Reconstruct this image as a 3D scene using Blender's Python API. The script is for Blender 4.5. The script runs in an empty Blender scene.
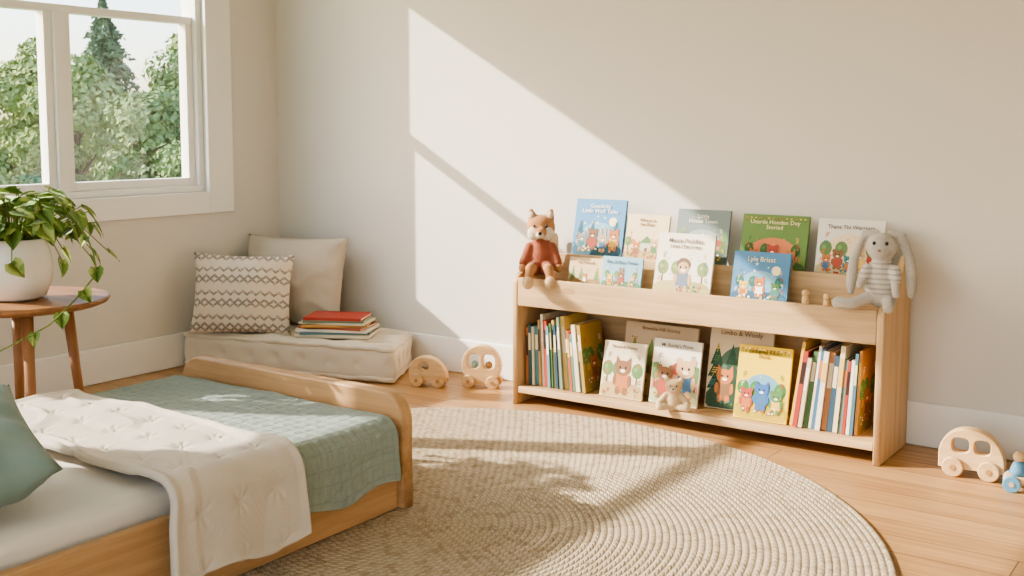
import bpy, bmesh, math, random
from mathutils import Vector, Matrix, Euler, noise
random.seed(7)
sc=bpy.context.scene
COL=sc.collection
R=math.radians
def srgb(r,g,b):
    f=lambda c:(c/12.92 if c<=.04045 else ((c+.055)/1.055)**2.4)
    return (f(r/255),f(g/255),f(b/255))
# ------------------------------------------------------------ materials
class NB:
    def __init__(s,name):
        s.m=bpy.data.materials.new(name); s.m.use_nodes=True
        s.t=s.m.node_tree; s.b=s.t.nodes['Principled BSDF']; s.out=s.t.nodes['Material Output']
    def n(s,typ,**k):
        x=s.t.nodes.new(typ)
        for a,v in k.items(): setattr(x,a,v)
        return x
    def l(s,a,b): s.t.links.new(a,b)
    def math(s,op,a,b=None,c=None):
        x=s.n('ShaderNodeMath',operation=op)
        for i,v in enumerate((a,b,c)):
            if v is None: continue
            if isinstance(v,(int,float)): x.inputs[i].default_value=v
            else: s.l(v,x.inputs[i])
        return x.outputs[0]
    def mix(s,fac,a,b,blend='MIX'):
        x=s.n('ShaderNodeMix',data_type='RGBA',blend_type=blend)
        for i,v in ((0,fac),(6,a),(7,b)):
            if isinstance(v,(int,float)): x.inputs[i].default_value=v
            elif isinstance(v,tuple): x.inputs[i].default_value=(*v[:3],1)
            else: s.l(v,x.inputs[i])
        return x.outputs[2]
    def coord(s,scale=(1,1,1),kind='Object'):
        tc=s.n('ShaderNodeTexCoord'); mp=s.n('ShaderNodeMapping'); mp.inputs['Scale'].default_value=scale
        s.l(tc.outputs[kind],mp.inputs[0]); return mp.outputs[0]
    def noise(s,vec,scale,detail=3,rough=.5):
        x=s.n('ShaderNodeTexNoise'); x.inputs['Scale'].default_value=scale; x.inputs['Detail'].default_value=detail
        x.inputs['Roughness'].default_value=rough
        s.l(vec,x.inputs['Vector']); return x.outputs['Fac']
    def bump(s,h,strength=.3,dist=.01):
        x=s.n('ShaderNodeBump'); x.inputs['Strength'].default_value=strength; x.inputs['Distance'].default_value=dist
        s.l(h,x.inputs['Height']); s.l(x.outputs[0],s.b.inputs['Normal'])
    def base(s,c): 
        if isinstance(c,tuple): s.b.inputs['Base Color'].default_value=(*c[:3],1)
        else: s.l(c,s.b.inputs['Base Color'])
def sc3(c,k): return tuple(min(1,x*k) for x in c)
def pmat(name,col,rough=.6,var=.12,vs=8,bump=0,bs=60,bd=.004,sheen=0,spec=.3):
    q=NB(name); v=q.coord(); nz=q.noise(v,vs)
    q.base(q.mix(nz,sc3(col,1-var),sc3(col,1+var)))
    q.b.inputs['Roughness'].default_value=rough; q.b.inputs['Specular IOR Level'].default_value=spec
    if sheen: q.b.inputs['Sheen Weight'].default_value=sheen
    if bump: q.bump(q.noise(v,bs,4,.6),bump,bd)
    return q.m
def fabric(name,col,weave=500,bump=.25,var=.1,vs=6,sheen=.15,grid=0):
    q=NB(name); v=q.coord()
    w=q.n('ShaderNodeTexWave',bands_direction='X'); w.inputs['Scale'].default_value=weave/6.28; q.l(v,w.inputs[0])
    w2=q.n('ShaderNodeTexWave',bands_direction='Z'); w2.inputs['Scale'].default_value=weave/6.28; q.l(v,w2.inputs[0])
    h=q.math('ADD',w.outputs['Fac'],w2.outputs['Fac'])
    h2=q.math('ADD',h,q.math('MULTIPLY',q.noise(v,25,4),2.0))
    c=q.mix(q.noise(v,vs,4),sc3(col,1-var),sc3(col,1+var))
    if grid:
        tc=q.n('ShaderNodeTexCoord'); su=q.n('ShaderNodeSeparateXYZ'); q.l(tc.outputs['UV'],su.inputs[0])
        def ln(o): return q.math('MULTIPLY',q.math('ABSOLUTE',q.math('SUBTRACT',q.math('FRACT',o),.5)),2.0)
        m=q.math('POWER',q.math('MAXIMUM',ln(su.outputs[0]),ln(su.outputs[1])),9.0)
        c=q.mix(q.math('MULTIPLY',m,grid),c,sc3(col,.45))
        h2=q.math('SUBTRACT',h2,q.math('MULTIPLY',m,6.0))
    q.base(c)
    q.b.inputs['Roughness'].default_value=.9; q.b.inputs['Specular IOR Level'].default_value=.15
    q.b.inputs['Sheen Weight'].default_value=sheen
    q.bump(h2,bump,.003); return q.m
def wood(name,col,axis=0,k=.82,rough=.5,scale=1.0,knots=0):
    q=NB(name); s=[28*scale]*3; s[axis]=1.6*scale
    v=q.coord(tuple(s)); a=q.noise(v,1.0,6,.65)
    s2=[7*scale]*3; s2[axis]=.7*scale
    b=q.noise(q.coord(tuple(s2)),1.0,2)
    r=q.n('ShaderNodeValToRGB'); e=r.color_ramp.elements
    e[0].position=.38;e[0].color=(*sc3((col[0]*k,col[1]*k*.95,col[2]*k*.90),1),1); e[1].position=.62;e[1].color=(*sc3(col,1.08),1)
    q.l(a,r.inputs[0])
    c=q.mix(q.math('MULTIPLY',b,.6),r.outputs[0],sc3((col[0],col[1]*.9,col[2]*.8),.92))
    if knots:
        s3=[9]*3; s3[axis]=3.2
        vo=q.n('ShaderNodeTexVoronoi'); vo.inputs['Scale'].default_value=1; q.l(q.coord(tuple(s3)),vo.inputs['Vector'])
        kn=q.math('MULTIPLY',q.math('LESS_THAN',vo.outputs['Distance'],.15),.65)
        c=q.mix(kn,c,sc3((col[0]*.58,col[1]*.46,col[2]*.38),1))
    q.base(c)
    q.b.inputs['Roughness'].default_value=rough; q.b.inputs['Specular IOR Level'].default_value=.35
    q.bump(a,.12,.002); return q.m
_flat={}
def flat(c,rough=.55):
    k=(c,rough)
    if k not in _flat:
        _flat[k]=pmat('print_ink',srgb(*c),rough,.05,30,0)
    return _flat[k]
# ------------------------------------------------------------ mesh helpers
def link(o): COL.objects.link(o); return o
def mk(name,bm,mats,parent=None,loc=(0,0,0),rot=(0,0,0),smooth=False,bevel=0,seg=2,recalc=True):
    if not isinstance(mats,(list,tuple)): mats=[mats]
    if isinstance(bm,bmesh.types.BMesh):
        me=bpy.data.meshes.new(name)
        if recalc: bmesh.ops.recalc_face_normals(bm,faces=bm.faces)
        bm.to_mesh(me); bm.free()
    else:
        me=bm; me.name=name; me.materials.clear()
    for m in mats: me.materials.append(m)
    o=bpy.data.objects.new(name,me); link(o)
    o.location=loc; o.rotation_euler=rot
    if parent: o.parent=parent
    if smooth:
        for p in me.polygons: p.use_smooth=True
    if bevel:
        b=o.modifiers.new('bevel','BEVEL'); b.width=bevel; b.segments=seg; b.limit_method='ANGLE'; b.angle_limit=R(40)
        w=o.modifiers.new('wn','WEIGHTED_NORMAL'); 
        for p in me.polygons: p.use_smooth=True
        w.keep_sharp=False
    return o
def thing(o,label,cat,group=None):
    o['label']=label; o['category']=cat
    if group: o['group']=group
    return o
def empty(name,loc=(0,0,0),rot=(0,0,0),label=None,cat=None,group=None):
    o=bpy.data.objects.new(name,None); link(o); o.location=loc; o.rotation_euler=rot; o.empty_display_size=.05
    if label: thing(o,label,cat,group)
    return o
def bx(bm,x0,x1,y0,y1,z0,z1,mi=0):
    vs=[bm.verts.new((x,y,z)) for z in(z0,z1) for y in(y0,y1) for x in(x0,x1)]
    for f in((0,1,3,2),(4,6,7,5),(0,4,5,1),(2,3,7,6),(0,2,6,4),(1,5,7,3)):
        fc=bm.faces.new([vs[i] for i in f]); fc.material_index=mi
def box(name,x0,x1,y0,y1,z0,z1,mat,parent=None,bevel=0,loc=(0,0,0),rot=(0,0,0)):
    bm=bmesh.new(); bx(bm,x0,x1,y0,y1,z0,z1); return mk(name,bm,mat,parent,loc,rot,bevel=bevel)
def struct(o): o['kind']='structure'; return o
def lathe(bm,prof,seg=32,c=(0,0,0),mi=0,axis='Z'):
    rings=[]
    for r,z in prof:
        ring=[]
        for i in range(seg):
            a=2*math.pi*i/seg
            p=(r*math.cos(a),r*math.sin(a),z)
            if axis=='Y': p=(p[0],p[2],p[1])
            if axis=='X': p=(p[2],p[0],p[1])
            ring.append(bm.verts.new((p[0]+c[0],p[1]+c[1],p[2]+c[2])))
        rings.append(ring)
    for a,b in zip(rings,rings[1:]):
        for i in range(seg):
            f=bm.faces.new((a[i],a[(i+1)%seg],b[(i+1)%seg],b[i])); f.material_index=mi
    for ring in(rings[0],rings[-1]):
        f=bm.faces.new(ring); f.material_index=mi
def tube(bm,pts,rad,seg=8,mi=0,closed=False):
    pts=[Vector(p) for p in pts]; rings=[]; n=len(pts)
    for i,p in enumerate(pts):
        d=((pts[(i+1)%n]-pts[i-1]) if closed else (pts[min(i+1,n-1)]-pts[max(i-1,0)])).normalized()
        u=d.orthogonal().normalized() if abs(d.z)>.99 else d.cross(Vector((0,0,1))).normalized()
        w=d.cross(u); r=rad[i] if isinstance(rad,(list,tuple)) else rad
        rings.append([bm.verts.new(p+(u*math.cos(2*math.pi*k/seg)+w*math.sin(2*math.pi*k/seg))*r) for k in range(seg)])
    prs=list(zip(rings,rings[1:]))+([(rings[-1],rings[0])] if closed else [])
    for a,b in prs:
        for i in range(seg):
            f=bm.faces.new((a[i],a[(i+1)%seg],b[(i+1)%seg],b[i])); f.material_index=mi
    if not closed:
        for r in(rings[0],rings[-1]):
            f=bm.faces.new(r); f.material_index=mi
def ell(bm,c,r,seg=20,rings=12,rot=None,mi=0):
    M=Matrix.Translation(c)
    if rot: M=M@Euler(rot).to_matrix().to_4x4()
    M=M@Matrix.Diagonal((r[0],r[1],r[2],1))
    bmesh.ops.create_uvsphere(bm,u_segments=seg,v_segments=rings,radius=1,matrix=M)
def curve_mesh(splines,depth,bev=0,res=6):
    """closed 2d outlines (with holes) in XZ, thickness centred on Y"""
    cu=bpy.data.curves.new('c','CURVE'); cu.dimensions='2D'; cu.fill_mode='BOTH'; cu.extrude=max(depth/2-bev,0)
    cu.bevel_depth=bev; cu.bevel_resolution=2; cu.offset=-bev
    for s in splines:
        sp=cu.splines.new('POLY'); sp.points.add(len(s)-1)
        for i,(x,y) in enumerate(s): sp.points[i].co=(x,y,0,1)
        sp.use_cyclic_u=True
    o=bpy.data.objects.new('c',cu); link(o)
    dg=bpy.context.evaluated_depsgraph_get()
    me=bpy.data.meshes.new_from_object(o.evaluated_get(dg))
    bpy.data.objects.remove(o); bpy.data.curves.remove(cu)
    me.transform(Matrix.Rotation(R(90),4,'X')); return me
def circ(cx,cy,r,n=32,ry=None):
    ry=ry or r
    return [(cx+r*math.cos(2*math.pi*i/n),cy+ry*math.sin(2*math.pi*i/n)) for i in range(n)]
def text_mesh(s,size,ext=.0004,bold=.0):
    cu=bpy.data.curves.new('t','FONT'); cu.body=s; cu.size=size; cu.align_x='CENTER'; cu.align_y='CENTER'
    cu.extrude=ext; cu.offset=bold; cu.resolution_u=2; cu.space_line=.85
    o=bpy.data.objects.new('t',cu); link(o)
    dg=bpy.context.evaluated_depsgraph_get()
    me=bpy.data.meshes.new_from_object(o.evaluated_get(dg))
    bpy.data.objects.remove(o); bpy.data.curves.remove(cu)
    me.transform(Matrix.Rotation(R(90),4,'X')); return me
# ------------------------------------------------------------ colours
M_wall=pmat('wall_paint',srgb(218,213,205),.85,.015,3,.05,250,.001,spec=.2)
M_ceil=pmat('ceiling_paint',srgb(240,239,235),.9,.01,3)
M_trim=pmat('white_trim_paint',srgb(238,236,231),.45,.01,4)
PINE=srgb(212,182,142)
M_oak=wood('pale_pine',PINE,0,.72,knots=1)
M_oakz=wood('pale_pine_vertical',PINE,2,.72)
M_bedw=wood('bed_oak',srgb(202,166,124),0,.76)
M_bedy=wood('bed_oak_rail',srgb(202,166,124),1,.76)
M_toy=wood('toy_beech',srgb(220,188,144),0,.84,.5,2)
M_wal=wood('walnut',srgb(156,114,78),0,.7,.4)
M_walz=wood('walnut_leg',srgb(160,116,80),2,.75,.4)
q=NB('oak_floor_planks'); v=q.coord()
br=q.n('ShaderNodeTexBrick'); br.inputs['Scale'].default_value=1; br.inputs['Brick Width'].default_value=1.5; br.inputs['Row Height'].default_value=.13
br.inputs['Mortar Size'].default_value=.0022; br.inputs['Mortar Smooth'].default_value=.3; br.offset=.37; br.inputs['Bias'].default_value=0
br.inputs['Color1'].default_value=(.0,.0,.0,1);br.inputs['Color2'].default_value=(1,1,1,1);br.inputs['Mortar'].default_value=(.5,.5,.5,1)
q.l(v,br.inputs[0])
sep=q.n('ShaderNodeSeparateColor'); q.l(br.outputs['Color'],sep.inputs[0])
g=q.noise(q.coord((2.2,38,1)),1,6,.62); g2=q.noise(q.coord((.8,7,1)),1,3)
r=q.n('ShaderNodeValToRGB'); e=r.color_ramp.elements; e[0].position=.36;e[0].color=(*srgb(146,106,66),1);e[1].position=.64;e[1].color=(*srgb(190,150,102),1); q.l(g,r.inputs[0])
c1=q.mix(q.math('MULTIPLY',sep.outputs[0],.55),r.outputs[0],srgb(202,162,114))
c2=q.mix(q.math('MULTIPLY',g2,.35),c1,srgb(160,118,76))
q.base(q.mix(q.math('MULTIPLY',br.outputs['Fac'],.9),c2,srgb(84,58,38)))
q.b.inputs['Roughness'].default_value=.34; q.b.inputs['Specular IOR Level'].default_value=.45
q.bump(q.math('SUBTRACT',q.math('MULTIPLY',g,.15),br.outputs['Fac']),.3,.002); M_floor=q.m
# ------------------------------------------------------------ room
XL,XR,YR,YB,ZC=-4.55,1.9,-2.2,4.26,2.75
WY0,WY1,WZ0,WZ1=0.55,3.775,.875,2.455
T=.16
def wall_obj(name,boxes,mat=M_wall):
    bm=bmesh.new()
    for b in boxes: bx(bm,*b)
    return struct(mk(name,bm,mat))
wall_obj('floor',[(XL-T,XR+T,YR-T,YB+T,-.12,0)],M_floor)
wall_obj('ceiling',[(XL-T,XR+T,YR-T,YB+T,ZC,ZC+.12)],M_ceil)
wall_obj('wall_back',[(XL-T,XR+T,YB,YB+T,0,ZC)])
wall_obj('wall_right',[(XR,XR+T,YR,YB,0,ZC)])
wall_obj('wall_left',[(XL-T,XL,YR,WY0,0,ZC),(XL-T,XL,WY1,YB,0,ZC),(XL-T,XL,WY0,WY1,0,WZ0),(XL-T,XL,WY0,WY1,WZ1,ZC)])
wall_obj('wall_rear',[(XL-T,-3.9,YR-T,YR,0,ZC),(1.4,XR+T,YR-T,YR,0,ZC),(-3.9,1.4,YR-T,YR,0,.25),(-3.9,1.4,YR-T,YR,2.5,ZC)])
def baseb(name,b):
    bm=bmesh.new(); bx(bm,*b); return struct(mk(name,bm,M_trim,bevel=.006))
baseb('baseboard_back',(XL+.019,XR-.019,YB-.018,YB-.0005,0.0005,.17))
baseb('baseboard_left',(XL+.0005,XL+.018,YR,YB-.0005,0.0005,.17))
baseb('baseboard_right',(XR-.018,XR-.0005,YR,YB-.0005,0.0005,.17))
cw=.15
bm=bmesh.new()
bx(bm,XL,XL+.022,WY1-.012,WY1+cw,WZ0-.11,WZ1+cw)
bx(bm,XL,XL+.022,WY0-cw,WY0+.012,WZ0-.11,WZ1+cw)
bx(bm,XL,XL+.022,WY0+.012,WY1-.012,WZ1-.012,WZ1+cw)
bx(bm,XL,XL+.022,WY0+.012,WY1-.012,WZ0-.11,WZ0-.001)
struct(mk('trim_1',bm,M_trim,bevel=.004))
bm=bmesh.new(); X0,X1=XL-.12,XL-.06
def fr(a,b,c,d,x0=X0,x1=X1): bx(bm,x0,x1,a,b,c,d)
fw=.032; ZT=1.742
fr(WY0,WY1,WZ0,WZ0+fw,X0-.02,XL-.03); fr(WY0,WY1,WZ1-fw,WZ1,X0-.02,XL-.03); fr(WY0,WY0+fw,WZ0+fw,WZ1-fw,X0-.02,XL-.03); fr(WY1-fw,WY1,WZ0+fw,WZ1-fw,X0-.02,XL-.03)
fr(WY0+fw,WY1-fw,ZT-.018,ZT+.018)
mulls=[2.985,2.1,1.3]; prev=WY1-fw; panes=[]
for m_ in mulls:
    fr(m_-.026,m_+.026,WZ0+fw,ZT-.018,X0-.01,XL-.04); panes.append((m_+.026,prev)); prev=m_-.026
panes.append((WY0+fw,prev))
sw=.04
for a,b in panes:
    z0,z1=WZ0+fw,ZT-.018
    fr(a,a+sw,z0,z1); fr(b-sw,b,z0,z1); fr(a+sw,b-sw,z0,z0+sw)
win=struct(mk('window_1',bm,M_trim,bevel=.003))
q=NB('clear_glass'); q.t.nodes.remove(q.b)
tr=q.n('ShaderNodeBsdfTransparent'); gl=q.n('ShaderNodeBsdfGlossy'); gl.inputs['Roughness'].default_value=.02
mx=q.n('ShaderNodeMixShader'); mx.inputs[0].default_value=.05; q.l(tr.outputs[0],mx.inputs[1]); q.l(gl.outputs[0],mx.inputs[2]); q.l(mx.outputs[0],q.out.inputs[0]); M_glass=q.m
bm=bmesh.new()
for a,b in panes: bx(bm,XL-.092,XL-.088,a+sw-.004,b-sw+.004,WZ0+fw+sw-.004,ZT-.016)
bx(bm,XL-.092,XL-.088,WY0+fw-.002,WY1-fw+.002,ZT+.016,WZ1-fw+.002)
mk('glass_pane',bm,M_glass,win)
bm=bmesh.new()
for a in (-3.9,-2.6,-1.3,0,1.34): bx(bm,a,a+.06,YR-.12,YR-.05,.25,2.5)
bx(bm,-3.84,1.34,YR-.12,YR-.05,.25,.31); bx(bm,-3.84,1.34,YR-.12,YR-.05,2.44,2.5)
struct(mk('added_rear_window',bm,M_trim,bevel=.003))  # unseen rear glazing, added so outdoor light fills the room
# ------------------------------------------------------------ outside
M_grass=pmat('meadow_grass',srgb(120,146,82),.95,.3,2)
bm=bmesh.new(); bx(bm,-120,25,-40,110,-3.7,-3.5); struct(mk('ground',bm,M_grass))
def foliage_mat(name,c):
    q=NB(name); v=q.coord(); n=q.noise(v,.9,3); n2=q.noise(v,3,2)
    col=q.mix(n,sc3(c,.75),sc3(c,1.3)); q.base(q.mix(q.math('MULTIPLY',n2,.5),col,sc3((c[0]*1.3,c[1]*1.15,c[2]*.85),1)))
    q.b.inputs['Roughness'].default_value=.9; q.b.inputs['Specular IOR Level'].default_value=.05
    return q.m
M_bark=pmat('tree_bark',srgb(102,84,68),.95,.25,6,.5,20,.03)
FM=[foliage_mat('hazed_leaf_green',srgb(142,160,108)),foliage_mat('hazed_leaf_deep_green',srgb(126,148,104)),foliage_mat('hazed_conifer_needles',srgb(120,140,118))]  # leaf colours paled and greyed, painting distance haze into them
def leaf_quad(bm,p,s,rnd,out=None):
    d=Vector((rnd.gauss(0,1),rnd.gauss(0,1),rnd.gauss(.4,1))).normalized()
    if out is not None: d=(d*.7+out).normalized()
    u=d.orthogonal().normalized()
    u.rotate(Matrix.Rotation(rnd.random()*6.28,3,d)); w=d.cross(u)
    vs=[bm.verts.new(p+u*s),bm.verts.new(p+w*s*.6+d*s*.12),bm.verts.new(p-u*s),bm.verts.new(p-w*s*.6+d*s*.12)]
    bm.faces.new(vs)
def tree_meshes(seed,conifer=False,N=8000):
    rnd=random.Random(seed); f=bmesh.new(); t=bmesh.new()
    if conifer:
        tube(t,[(0,0,0),(0,0,4.5),(0,0,9)],[.2,.12,.02],8)
        for i in range(N):
            z=1.2+7.9*rnd.random()**1.1; lay=(z*1.3)%1
            rad=(9.3-z)*.55*(1-.45*lay)*math.sqrt(rnd.uniform(.1,1)); a=rnd.random()*6.283
            rad*=.75+.25*math.sin(a*5+int(z*1.3)*2.3)
            leaf_quad(f,Vector((rad*math.cos(a),rad*math.sin(a),z-.25*rad)),rnd.uniform(.09,.17),rnd)
    else:
        tube(t,[(0,0,0),(.05,.03,1.5),(.0,.1,3.5),(.1,0,5)],[.22,.17,.12,.05],8)
        blobs=[]
        for i in range(26):
            z=rnd.uniform(1.3,5.5); k=math.sin((z-.7)/5.3*math.pi)**.6
            a=rnd.random()*6.283; rr=rnd.uniform(.2,1.35)*k
            blobs.append((Vector((rr*math.cos(a),rr*math.sin(a),z)),rnd.uniform(.5,.9)))
        for c,_ in blobs[::3]: tube(t,[(0,.05,c.z-1.1),c*.6+Vector((0,0,c.z*.4-.2)),c],[.08,.05,.02],5)
        for i in range(N):
            c,r0=rnd.choice(blobs); d=Vector((rnd.gauss(0,1),rnd.gauss(0,1),rnd.gauss(0,1))).normalized(); o_=d.copy()
            d*=r0*(rnd.uniform(.7,1.06)); d.z*=.8
            leaf_quad(f,c+d,rnd.uniform(.07,.12),rnd,o_)
    fm=bpy.data.meshes.new('foliage'); f.to_mesh(fm); f.free(); tm=bpy.data.meshes.new('trunk'); t.to_mesh(tm); t.free()
    tm.materials.append(M_bark); return fm,tm
TM=[tree_meshes(1,N=10000),tree_meshes(2,N=10000),tree_meshes(3,True,12000)]
for i,tm in enumerate(TM): tm[0].materials.append(FM[i])
def plant_tree(kind,ang,D,s,rz):
    r=empty('conifer_tree' if kind==2 else 'leafy_tree',(-D*math.sin(R(ang)),D*math.cos(R(ang)),-3.5),(0,0,rz),
      'tall green conifer standing outside the window' if kind==2 else 'leafy green deciduous tree outside the window','tree','trees outside the window')
    r.scale=(s,s,s)
    for n,me in(('foliage',TM[kind][0]),('trunk',TM[kind][1])):
        o=bpy.data.objects.new(n,me); link(o); o.parent=r
tr_=random.Random(5)
for D,step,off,s0 in ((25,11.5,39,.74),(32,9.8,43,.92),(40,8.2,40,1.12),(49,7.2,43.5,1.36)):
    a=off; i=0
    while a<74:
        plant_tree(i%2,a,D,s0*tr_.uniform(.95,1.08),a*3.7); a+=step; i+=1
for k,a,D,s in [(2,55.0,62,1.24),(0,49.6,60,1.9),(2,62.0,64,1.0),(1,67.5,62,1.5),(2,44,64,1.25)]:
    plant_tree(k,a,D,s,a*3.7)
# ------------------------------------------------------------ rug
q=NB('jute_rug'); tc=q.n('ShaderNodeTexCoord'); su=q.n('ShaderNodeSeparateXYZ'); q.l(tc.outputs['UV'],su.inputs[0])
vv=q.math('FRACT',su.outputs[1]); tri=q.math('ABSOLUTE',q.math('SUBTRACT',vv,.5))
uu=q.math('FRACT',q.math('ADD',su.outputs[0],q.math('MULTIPLY',tri,1.1)))
st=q.math('ABSOLUTE',q.math('SUBTRACT',uu,.5))
gap=q.math('MAXIMUM',q.math('MULTIPLY',st,1.95),q.math('MULTIPLY',tri,1.8))
gp_=q.math('POWER',gap,4.0)
ov=q.coord(); n1=q.noise(ov,60,3); n2=q.noise(ov,2.2,3); n3=q.noise(ov,28,3)
c=q.mix(n1,srgb(174,156,131),srgb(216,202,179)); c=q.mix(q.math('MULTIPLY',n2,.3),c,srgb(182,163,137))
c=q.mix(q.math('MULTIPLY',q.math('GREATER_THAN',n3,.56),.4),c,srgb(150,130,104))
q.base(q.mix(q.math('MULTIPLY',gp_,.6),c,srgb(116,97,75)))
q.b.inputs['Roughness'].default_value=.95; q.b.inputs['Specular IOR Level'].default_value=.1
q.bump(q.math('ADD',q.math('SUBTRACT',1.0,gp_),q.math('MULTIPLY',n1,.8)),.75,.0045); M_rug=q.m
RR,NR=1.385,68; ring=RR/NR; SEG=240
bm=bmesh.new(); uvl=bm.loops.layers.uv.new('UVMap'); cv=bm.verts.new((0,0,.010))
prof=[(0,.0),(.25,.0019),(.5,.0027),(.75,.0019)]
rows=[]
for k in range(NR):
    for f_,h in prof:
        if k==0 and f_==0: continue
        rows.append((ring*(k+f_),.007+h,k+f_))
rows.append((RR,.007,NR)); rows.append((RR+.003,.0005,NR))
vr=[]
for rr,h,vv_ in rows:
    wob=lambda i:1+.0035*math.sin(i*2*math.pi/SEG*3+1)+.002*math.sin(i*2*math.pi/SEG*7)
    vr.append([bm.verts.new((rr*wob(i)*math.cos(2*math.pi*i/SEG),rr*wob(i)*math.sin(2*math.pi*i/SEG),h)) for i in range(SEG)])
for j in range(len(rows)-1):
    k=int(min(rows[j][2],NR-1)); cnt=max(4,round(2*math.pi*ring*(k+.5)/.027))
    for i in range(SEG):
        f=bm.faces.new((vr[j][i],vr[j+1][i],vr[j+1][(i+1)%SEG],vr[j][(i+1)%SEG]))
        us=[i,i,i+1,i+1]; vs_=[rows[j][2],rows[j+1][2],rows[j+1][2],rows[j][2]]
        for L,a,b in zip(f.loops,us,vs_): L[uvl].uv=(a/SEG*cnt+k*.37,max(k+.001,min(b,k+.999)))
for i in range(SEG): bm.faces.new((cv,vr[0][i],vr[0][(i+1)%SEG]))
bmesh.ops.recalc_face_normals(bm,faces=bm.faces)
rug=mk('round_rug',bm,M_rug,loc=(-2.12,2.50,.001),smooth=True,recalc=False)
thing(rug,'large round braided jute rug on the wooden floor','rug')
# ------------------------------------------------------------ bed
bed=empty('child_bed',(-2.75,1.4,0),label='low pale oak toddler bed with rounded footboard',cat='bed')
def rrect(x0,x1,z0,z1,rl,rr,n=10):
    p=[(x0,z0),(x1,z0)]
    p+=[(x1-rr+rr*math.cos(a),z1-rr+rr*math.sin(a)) for a in [math.pi/2*i/n for i in range(n+1)]]
    p+=[(x0+rl-rl*math.sin(a),z1-rl+rl*math.cos(a)) for a in [math.pi/2*i/n for i in range(n+1)]]
    return p
ZF=.0118
mk('footboard',curve_mesh([rrect(-.52,.54,ZF,.378,.09,.09)],.05,.008),M_bedw,bed,(0,1.19,0))
mk('headboard',curve_mesh([rrect(-.52,.54,ZF,.62,.09,.09)],.05,.008),M_bedw,bed,(0,-.95,0))
box('side_rail',.488,.518,-.925,1.165,ZF,.235,M_bedy,bed,.005)
box('side_rail',-.518,-.488,-.925,1.165,ZF,.235,M_bedy,bed,.005)
bm=bmesh.new(); bx(bm,-.487,.487,-.90,1.15,.055,.075)
mk('slatted_base',bm,M_bedw,bed)
M_sheet=fabric('white_sheet',srgb(232,228,220),900,.15,.03)
M_green=fabric('sage_quilt_cotton',srgb(150,163,156),900,.3,.08,9,grid=.22)
M_cream=fabric('cream_quilt_cotton',srgb(212,202,188),900,.25,.04,9)
def soft_box(bm,x0,x1,y0,y1,z0,z1,r=.04,wob=.004):
    g=bmesh.new(); bmesh.ops.create_cube(g,size=2)
    bmesh.ops.subdivide_edges(g,edges=g.edges[:],cuts=22,use_grid_fill=True)
    hx,hy,hz=(x1-x0)/2,(y1-y0)/2,(z1-z0)/2; c=Vector(((x0+x1)/2,(y0+y1)/2,(z0+z1)/2))
    mp={}
    for v in g.verts:
        p=Vector((v.co.x*hx,v.co.y*hy,v.co.z*hz)); q_=Vector((max(-hx+r,min(hx-r,p.x)),max(-hy+r,min(hy-r,p.y)),max(-hz+r,min(hz-r,p.z))))
        d=p-q_
        if d.length>1e-6: p=q_+d.normalized()*r
        p+=c; p.z+=noise.noise(p*5)*wob
        mp[v]=bm.verts.new(p)
    for f in g.faces: bm.faces.new([mp[v] for v in f.verts])
    g.free()
bm=bmesh.new(); soft_box(bm,-3.215,-2.285,.49,2.54,.082,.290)
thing(mk('mattress',bm,M_sheet,smooth=True),'white sheeted mattress lying in the low oak bed','mattress')
def drape(name,mat,y0,y1,ztop,xr,zbot,disp,thick,label,cat,nu=300,nv=130,rad=.06,yjit=.012,tail=0,wr=.007,uvk=.052,fold=.006,crease=.6):
    xl=-3.236
    Lt=(xr-rad)-xl; La=rad*math.pi/2; Ld=(ztop-rad)-zbot
    tot=Lt+La+Ld
    bm=bmesh.new(); g=[]; uvl=bm.loops.layers.uv.new('UVMap'); uvd={}
    for i in range(nu+1):
        s=tot*i/nu; row=[]
        if s<Lt: base=Vector((xl+s,0,ztop)); n=Vector((0,0,1))
        elif s<Lt+La:
            a=(s-Lt)/rad; base=Vector((xr-rad+rad*math.sin(a),0,ztop-rad+rad*math.cos(a))); n=Vector((math.sin(a),0,math.cos(a)))
        else:
            d=s-Lt-La; base=Vector((xr+d*.06,0,ztop-rad-d)); n=Vector((1,0,0))
        hang=max(0,(s-Lt)/(La+Ld))
        for j in range(nv+1):
            t=j/nv; y=y0+(y1-y0)*t; yy=y
            edge=min(t,1-t)*(y1-y0)
            y+=noise.noise(Vector((s*3,t*2+5,y0*7)))*yjit*2
            y-=tail*hang*(1-t)
            p=Vector((base.x,y,base.z-hang*hang*.012*math.sin(yy*19+y0)))
            h=disp(s,yy,edge,min(s,tot-s))
            h+=noise.noise(Vector((s*4,y*4,y0)))*wr+hang*(.5+.5*math.sin(y*26+y0*3+s*4))*fold
            h+=wr*crease*max(0,1-abs(noise.noise(Vector((s*2.1+y*3,y*4-s*1.5,y0+4)))*10))
            h+=wr*.35*noise.noise(Vector((s*13,y*13,y0+9)))
            if s<Lt+La: h=max(h,-.001)
            p+=n*h; vv_=bm.verts.new(p); uvd[vv_]=(s/uvk+.5,yy/uvk+.5); row.append(vv_)
        g.append(row)
    for a,b in zip(g,g[1:]):
        for j in range(nv):
            f=bm.faces.new((a[j],b[j],b[j+1],a[j+1]))
            for L in f.loops: L[uvl].uv=uvd[L.vert]
    o=mk(name,bm,mat,smooth=True)
    so=o.modifiers.new('s','SOLIDIFY'); so.thickness=thick; so.offset=-.6
    return thing(o,label,cat)
KG=.046
def dgreen(s,y,e,es):
    a=abs(math.sin(math.pi*s/KG))*abs(math.sin(math.pi*y/KG))
    pk=.0018*noise.noise(Vector((s*55,y*55,2)))
    return .005*a**.45+pk*a+.004*max(0,1-min(e,es)/.012)
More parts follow.
